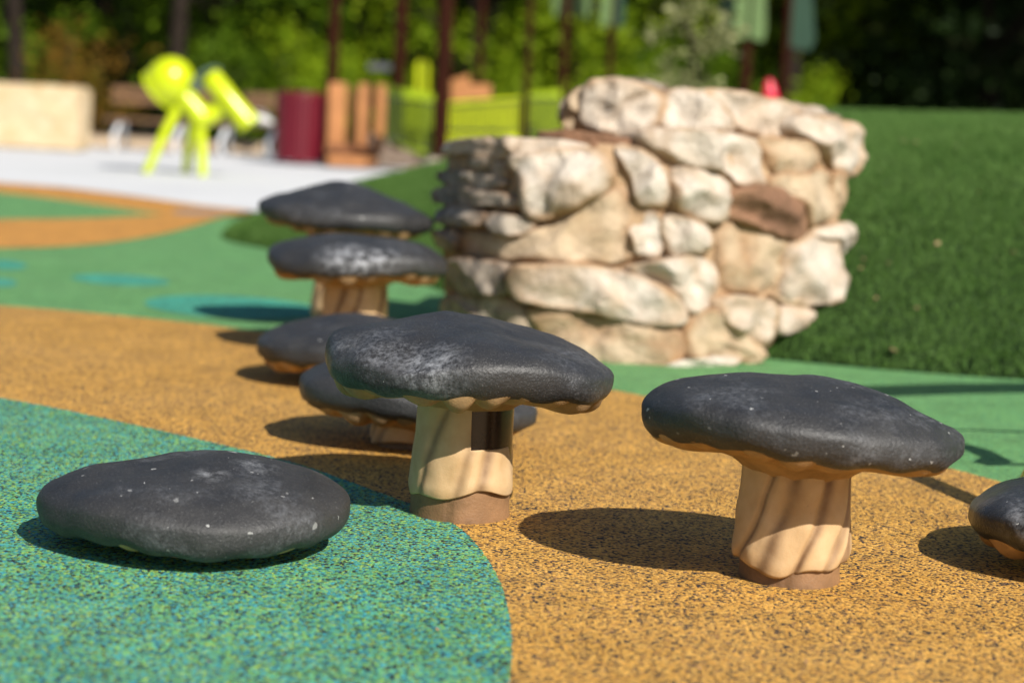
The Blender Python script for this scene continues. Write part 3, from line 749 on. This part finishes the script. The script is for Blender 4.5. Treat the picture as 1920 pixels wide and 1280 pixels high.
pbox('plank', 652, 165, 667, 286, 26.4, .05, M['plank'], .02)
pbox('plank', 669, 157, 694, 286, 26.0, .06, M['plank'], .02)
pbox('plank', 703, 159, 722, 280, 26.3, .06, M['plank'], .02)
pbox('deck', 608, 272, 706, 289, 25.9, 1.3, plain('brown_deck', (.20, .08, .03), .6, .4, .2, 4), .02)
pbox('step', 612, 294, 706, 312, 25.6, .5, M['plank'], .02)
pbox('crossbar', 690, 120, 733, 132, 27.2, .08, plain('grey_metal', (.08, .08, .10), .6, .5, .1, 4), .01)
def ppanel(name, q, Y, m, th=.05):
    v = [pw(x, y, Y) for x, y in q]; n = len(v); v = v + [p + V((0, th, 0)) for p in v]
    f = [list(range(n))[::-1], [n + i for i in range(n)]] + [[i, (i + 1) % n, n + (i + 1) % n, n + i] for i in range(n)]
    mb = MB(); mb.v = v; mb.f = f; return mb.build(name, m, PS)
ppanel('side_panel', [(724, 160), (822, 178), (826, 290), (780, 288), (722, 262)], 25.6, M['lime3'])
ppanel('slide_wall', [(838, 192), (975, 182), (972, 250), (834, 246)], 25.2, M['lime2'])
ppanel('slide_wall', [(834, 247), (972, 251), (970, 268), (832, 268)], 25.0, M['lime2'], .4)
ppanel('side_panel', [(986, 174), (1052, 168), (1052, 262), (984, 256)], 26.4, M['lime3'])
ppanel('slide_hood', [(780, 122), (785, 113), (798, 113), (803, 122), (801, 180), (779, 180)], 27.6, M['lime2'], .5)
ppanel('roof_panel', [(846, 150), (880, 140), (882, 186), (846, 190)], 28.0, M['plank'])
ppanel('roof_panel', [(876, 158), (921, 158), (921, 184), (876, 186)], 27.6, M['plank'])
def rail(q0, q1, q2, q3, Y, n):
    a, b, c, d = [pw(x, y, Y) for x, y in (q0, q1, q2, q3)]   # top-left, top-right, bottom-right, bottom-left
    r = MB().tube([a, b], .02, 8).build('guard_rail', M['rail'], PS, True)
    MB().tube([d, c], .02, 8).build('bottom_rail', M['rail'], r, True)
    for i in range(n):
        t = (i + .5) / n
        MB().tube([a.lerp(b, t), d.lerp(c, t)], .016, 6, False).build('bar', M['rail'], r, True)
rail((723, 182), (824, 196), (824, 285), (723, 258), 25.2, 13)
rail((838, 200), (975, 190), (972, 248), (836, 246), 24.8, 16)
rail((987, 186), (1050, 186), (1050, 252), (987, 252), 26.0, 8)
# grey ramp rock
rp = empty('ramp', ground(720, 312)); bm = bmesh.new(); bmesh.ops.create_icosphere(bm, subdivisions=4, radius=1)
for q in bm.verts:
    k = q.co.copy(); q.co = V((k.x * .62, k.y * .7, max(-.05, k.z * .36 * (1 - .55 * k.x)))) * (1 + .18 * noise.noise(k * 2.3))
me = bpy.data.meshes.new('ramp'); bm.to_mesh(me); bm.free(); loc = rp.location.copy(); bpy.data.objects.remove(rp)
me.polygons.foreach_set('use_smooth', [True] * len(me.polygons))
rp = obj('ramp_boulder', me, rock_mat('grey_brown_rock', (.13, .10, .08), (.22, .17, .13), (.04, .03, .03), (.2, .13, .08), .4, .5)); rp.location = loc + V((0, .3, 0))
tag(rp, 'low grey brown boulder ramp in front of the lime side panel', 'boulder')
# brown posts with drooping green leaf panels
def leaf_post(px, wpx, Y, label, pyl, cols, wl):
    b = at(px, 180, Y); o = empty('leaf_post', (b.x, Y, 0)); tag(o, label, 'play post', 'brown posts with green leaf panels')
    MB().tube([(0, 0, -.02), (0, 0, 4.8)], wpx / 2 * Y / F, 16).build('post', M['post'], o, True)
    zb = at(px, pyl, Y).z; wm = wl * Y / F
    for i, (sx, yy, m) in enumerate(cols):
        x0 = sx * wm * .1; x1 = sx * wm
        q = [(x0, zb + .05), (x1 * .9, zb), (x1 * 1.05, zb + .15), (x1 * .75, zb + 1.1), (x0, zb + 2.0)]
        v = [V((x, yy, z)) for x, z in q] + [V((x, yy + .03, z)) for x, z in q]; n = 5
        mb = MB(); mb.v = v; mb.f = [list(range(n))[::-1], [n + k for k in range(n)]] + [[k, (k + 1) % n, n + (k + 1) % n, n + k] for k in range(n)]
        mb.build('leaf_panel', m, o)
M['leafp'] = plain('pale_green_panel', (.10, .165, .05), .45, .5, .1, 3); M['leafd'] = plain('deep_green_panel', (.008, .04, .018), .45, .5, .1, 3)
leaf_post(1395, 19, 27.5, 'brown post with two pale green leaf panels above the rock top', 78, [(-1, -.12, M['leafp']), (1, -.12, M['leafp']), (-1.7, .1, M['leafd'])], 30)
leaf_post(1468, 14, 28.5, 'brown post with a deep green leaf panel right of the red finial', 92, [(1.2, .1, M['leafd']), (1.7, .2, M['leafd'])], 32)
leaf_post(1140, 13, 28.5, 'thin brown post with pale green leaf panels left of the sapling', 52, [(-1, -.1, M['leafp']), (1, .1, M['leafd'])], 22)
leaf_post(1071, 9, 29.5, 'slim brown post with pale green leaf panels, directly beside a thicker post', 34, [(-1.6, -.1, M['leafp']), (1, -.1, M['leafp'])], 26)
# red finial
rf = at(1444, 190, 20); o = empty('red_finial', (rf.x, 20, 0)); tag(o, 'small bright red domed top showing just above the rock', 'play post')
MB().tube([(0, 0, -.02), (0, 0, rf.z - .02)], .03, 12).build('post', M['post'], o, True)
MB().lathe([(.002, .22), (.03, .21), (.05, .17), (.075, .08), (.09, .0), (.07, -.04), (.002, -.05)], (0, 0, rf.z), (-.12, 0, 1), 24).build('dome', plain('red_plastic', (.62, .01, .04), .35, .5, .05, 4), o, True)
# wooden stake beside the sapling
sk_ = at(1240, 150, 16.5); o = empty('wooden_stake', (sk_.x, 16.5, 0))
st = MB().tube([(0, 0, 0), (0, 0, 1.13)], [.035, .033], 10).build('wooden_stake', plain('pale_wood', (.48, .38, .26), .7, .3, .2, 9), None, True)
st.location = o.location; bpy.data.objects.remove(o); tag(st, 'pale wooden stake tip showing above the rock beside the sapling', 'stake')

# ------------------------------------------------------------------ trees
def leaf_mat(name, a, b, tr=.35):
    t = NT(name); gm = t.n('ShaderNodeNewGeometry'); c = t.coord()
    col = t.ramp(gm.outputs['Random Per Island'], [(0, a), (1, b)])
    t.set(col, .6, None, .12)
    tl = t.n('ShaderNodeBsdfTranslucent'); t.l(t.mix(1, col, (1.0, 1.0, .45), 'MULTIPLY'), tl.inputs[0])
    mx = t.n('ShaderNodeMixShader'); mx.inputs[0].default_value = tr
    t.l(t.b.outputs[0], mx.inputs[1]); t.l(tl.outputs[0], mx.inputs[2]); t.l(mx.outputs[0], t.out.inputs[0])
    return t.m
LM = {'mid': leaf_mat('mid_green_leaf', (.045, .10, .005), (.125, .205, .008)),
      'bright': leaf_mat('yellow_green_leaf', (.10, .185, .004), (.24, .32, .010)),
      'dark': leaf_mat('dark_green_leaf', (.006, .016, .003), (.018, .038, .005), .15),  # evergreen green, darkened further so gaps in the deep wood read as shade
      'dry': leaf_mat('dry_orange_leaf', (.10, .085, .008), (.26, .13, .02)),
      'pale': leaf_mat('pale_sage_leaf', (.20, .22, .09), (.40, .40, .21))}
M['bark'] = plain('grey_brown_bark', (.022, .016, .012), .9, .1, .4, 4, bump=.5)
def crown_pts(seed, rx, ry, rz, nclump, per, leaf, shell=.55, spread=.33):
    r = np.random.default_rng(seed)
    u = r.normal(size=(nclump, 3)); u /= np.linalg.norm(u, axis=1)[:, None]
    u *= (shell + (1 - shell) * r.random(nclump) ** .5)[:, None]
    cs = r.uniform(.5, 1.3, nclump) * spread
    P = []; n = nclump * per
    ci = np.repeat(np.arange(nclump), per)
    off = r.normal(size=(n, 3)) * cs[ci][:, None] * np.array([1, 1, .6])
    p = u[ci] * np.array([rx, ry, rz]) + off
    s = leaf * r.uniform(.6, 1.3, n)
    a = r.normal(size=(n, 3)); a[:, 2] *= .6; a /= np.linalg.norm(a, axis=1)[:, None]
    b = r.normal(size=(n, 3)); b -= a * (a * b).sum(1)[:, None]; b /= np.linalg.norm(b, axis=1)[:, None]
    # leaf = two triangles folded along the midrib, as one quad split
    p0 = p - a * s[:, None]; p2 = p + a * s[:, None]; w = b * (s * .48)[:, None]
    nn = np.cross(a, b) * (s * .12)[:, None]
    q = np.stack([p0, p + w + nn, p2, p - w + nn], 1)
    return q.reshape(-1, 3), u * np.array([rx, ry, rz])
def quad_soup(name, pts, m):
    me = bpy.data.meshes.new(name); n = len(pts) // 4
    me.vertices.add(len(pts)); me.vertices.foreach_set('co', pts.astype(np.float32).ravel())
    me.loops.add(n * 4); me.loops.foreach_set('vertex_index', np.arange(n * 4, dtype=np.int32))
    me.polygons.add(n); me.polygons.foreach_set('loop_start', np.arange(0, n * 4, 4, dtype=np.int32))
    me.update(calc_edges=True); me.materials.append(m); return me
def make_tree(kind, seed, rx, rz, zc, nclump, per, leaf, trunk_r, name='broadleaf_tree', spread=.33, shell=.45):
    root = empty(name)
    pts, cl = crown_pts(seed, rx, rx * .9, rz, nclump, per, leaf, shell, spread)
    pts[:, 2] = np.maximum(pts[:, 2] + zc, .02 + .1 * rng.random(len(pts)))
    obj('crown', quad_soup('crown', pts, LM[kind]), None, root)
    mb = MB(); r = random.Random(seed)
    top = zc + rz * .6
    tp = [V((r.uniform(-.1, .1) * i * .5, r.uniform(-.1, .1) * i * .5, -.1 + (top + .1) * i / 6)) for i in range(7)]
    mb.tube(tp, [trunk_r * (1 - .12 * i) for i in range(7)], 10)
    for k in range(0, len(cl), max(1, len(cl) // 14)):
        e = V(cl[k]) + V((0, 0, zc)); e.z = max(e.z, .3); s = tp[min(5, max(1, int(6 * e.z / top * .7)))]
        mb.tube([s, s.lerp(e, .5) + V((0, 0, .15)), e], [trunk_r * .4, trunk_r * .25, trunk_r * .1], 6, False)
    mb.build('trunk', M['bark'], root, True)
    return root
T = {}
T['mid'] = make_tree('mid', 1, 2.3, 4.4, 4.5, 50, 150, .085, .16, spread=.40)
T['mid2'] = make_tree('mid', 2, 1.9, 4.1, 4.2, 42, 150, .085, .13, spread=.38)
T['bright'] = make_tree('bright', 3, 2.0, 4.2, 4.2, 46, 140, .09, .12, spread=.38)
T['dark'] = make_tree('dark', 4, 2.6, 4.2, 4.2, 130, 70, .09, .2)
T['shrubB'] = make_tree('bright', 5, 1.1, .95, 1.0, 24, 110, .07, .05, 'shrub', .27)
T['shrubM'] = make_tree('mid', 6, 1.2, 1.1, 1.1, 26, 110, .07, .05, 'shrub', .27)
T['shrubD'] = make_tree('dry', 7, .75, 1.0, 1.05, 36, 40, .06, .04, 'shrub', .22)
used = set()
def plant(kind, px, Y, s, rz, label, cat, group):
    src = T[kind]
    if kind in used: o = copy_tree(src)
    else: o = src; used.add(kind)
    x = at(px, 200, Y).x
    o.location = (x, Y, 0); o.rotation_euler.z = rz; o.scale = (s, s, s * random.uniform(.9, 1.1))
    return tag(o, label, cat, group)
TG = 'trees behind the playground'; SG = 'shrubs at the foot of the wood'
front = [('mid', -40, 36, 1.0, 'mid green tree behind the cream limestone block'), ('mid2', 190, 38, 1.1, 'mid green tree above the dry orange shrub'),
 ('mid', 400, 37, .9, 'mid green tree directly behind the lime horn'), ('mid2', 560, 36, 1.0, 'mid green tree directly behind the red bin'),
 ('bright', 700, 36, 1.0, 'yellow green tree behind the brown planks'), ('bright', 880, 35, 1.0, 'yellow green tree behind the thickest dark post'),
 ('mid', 1010, 40, 1.0, 'mid green tree behind the lime slide wall'), ('bright', 1130, 35, 1.0, 'yellow green tree behind the slim leaf panel posts'),
 ('mid2', 1290, 39, 1.1, 'mid green tree behind the pale sapling'), ('bright', 1560, 37, .8, 'yellow green tree left of the dark evergreen wood'),
 ('dark', 1680, 37, .9, 'dark evergreen at the left of the dark wood'), ('dark', 1850, 35, 1.0, 'dark evergreen in the middle of the dark wood, right of the rock'),
 ('dark', 2040, 36, 1.0, 'dark evergreen at the right edge of the picture')]
for i, (k, px, Y, s, lb) in enumerate(front): plant(k, px, Y, s, i * 1.31, lb, 'tree', TG)
for i, px in enumerate(range(-220, 2200, 150)):
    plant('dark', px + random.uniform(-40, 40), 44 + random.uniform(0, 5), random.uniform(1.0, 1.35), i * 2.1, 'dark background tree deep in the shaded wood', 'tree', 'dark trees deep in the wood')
for i, (k, px, Y, s, lb) in enumerate([('shrubD', 152, 31, .95, 'dry orange shrub right of the cream limestone block'), 
  ('shrubM', 455, 32.5, .8, 'green shrub behind the white bag'), ('shrubB', 552, 31.5, .9, 'yellow green shrub directly behind the red bin'), ('shrubB', 690, 33, .9, 'yellow green shrub behind the brown planks'),
  ('shrubB', 950, 33, .8, 'yellow green shrub behind the orange roof panels'), ('shrubB', 1110, 33, 1.0, 'yellow green shrub left of the rock top'),
  ('shrubM', 1290, 33, .9, 'green shrub behind the wooden stake'), ('shrubB', 1520, 31, .75, 'yellow green shrub right of the red finial')]):
    plant(k, px, Y, s, i * 1.9, lb, 'shrub', SG)
# added tall trees: unseen crowns shade and dapple the wood, only trunks show
T['tall'] = make_tree('mid', 31, 2.3, 2.2, 7.0, 30, 110, .11, .15, 'added_shade_tree', .45)
for i, (px, Y) in enumerate([(30, 32.5), (330, 34.5), (1480, 33.5), (1990, 32), (2250, 31.5), (2500, 30)]):
    plant('tall', px, Y, random.uniform(.95, 1.15), i * 1.7, ['bare lower trunk of an added shade tree at the left edge', 'tall trunk of an added shade tree behind the lime horn', 'tall trunk of an added shade tree right of the red finial', 'tall unseen tree added for shade right of the dark wood, nearest the picture edge', 'tall unseen tree added for shade right of the picture edge, second from it', 'tall unseen tree added for shade farthest right, beyond the picture edge'][i], 'tree', 'added tall trees shading the wood')
# pale sapling behind the rock
sp_ = make_tree('pale', 21, .40, .85, 1.8, 30, 24, .045, .022, 'sapling', .10, .35)
b = at(1292, 150, 17.5); sp_.location = (b.x, 17.5, 0); tag(sp_, 'young sapling with pale sage leaves behind the rock top', 'tree')
# wooded bank far behind, closes the wood
bk = []
bf = []
for i in range(9):
    for k in range(41):
        x = -60 + 3 * k; y = 50 + 4 * i; bk.append((x, y, .2 + 13 * (i / 8) ** .8 + noise.noise(V((x * .2, y * .2, 0))) * 1.2))
for i in range(8):
    for k in range(40):
        a = i * 41 + k; bf.append((a, a + 1, a + 42, a + 41))
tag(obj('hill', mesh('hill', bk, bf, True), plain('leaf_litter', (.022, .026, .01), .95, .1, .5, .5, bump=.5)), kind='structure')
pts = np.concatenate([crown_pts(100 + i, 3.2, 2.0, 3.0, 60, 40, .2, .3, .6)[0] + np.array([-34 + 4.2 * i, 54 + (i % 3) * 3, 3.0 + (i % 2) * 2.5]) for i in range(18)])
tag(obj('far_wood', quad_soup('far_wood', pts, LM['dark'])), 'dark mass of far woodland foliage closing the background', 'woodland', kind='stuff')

# ------------------------------------------------------------------ litter crumbs
mb = MB(); rr = random.Random(5)
spots = [(288, 1096), (1113, 1141), (1122, 1127), (1230, 990), (1650, 1000), (1845, 1150), (820, 1180), (1320, 1190)] + [(rr.uniform(0, 1900), rr.uniform(760, 1270)) for _ in range(26)]
for (px, py) in spots:
    p = ground(px, py, .006); a = rr.uniform(0, 6.28); s = rr.uniform(.0025, .006)
    if px == 288: s = .009
    d1 = V((math.cos(a), math.sin(a), .1)) * s; d2 = V((-math.sin(a), math.cos(a), .3)) * s * .6; n = len(mb.v)
    mb.v += [p - d1, p + d2, p + d1 + V((0, 0, .004)), p - d2 + V((0, 0, .003))]; mb.f += [[n, n + 1, n + 2], [n, n + 2, n + 3]]
tag(mb.build('leaf_litter', plain('dry_leaf', (.30, .17, .09), .8, .3, .4, 30)), 'tiny dry leaf crumbs scattered on the rubber', 'litter', kind='stuff')
# dry leaves on the turf edge
mb = MB()
for k in range(34):
    x = rr.uniform(.95, 2.1); y = rr.uniform(7.2, 8.1) if k < 24 else rr.uniform(8, 10)
    z_, d_ = mound_z(np.array([[x, y]])); p = V((x, y, max(0, float(z_[0])) + .03)); a = rr.uniform(0, 6.28); s = rr.uniform(.008, .02)
    d1 = V((math.cos(a), math.sin(a), rr.uniform(-.4, .4))) * s; d2 = V((-math.sin(a), math.cos(a), rr.uniform(-.5, .5))) * s * .6; n = len(mb.v)
    mb.v += [p - d1, p + d2, p + d1, p - d2]; mb.f += [[n, n + 1, n + 2], [n, n + 2, n + 3]]
tag(mb.build('fallen_leaves', plain('fallen_leaf', (.34, .22, .12), .7, .3, .4, 20)), 'dry fallen leaves caught in the turf', 'leaves', kind='stuff')

S.cycles.max_bounces = 5; S.cycles.caustics_reflective = False; S.cycles.caustics_refractive = False
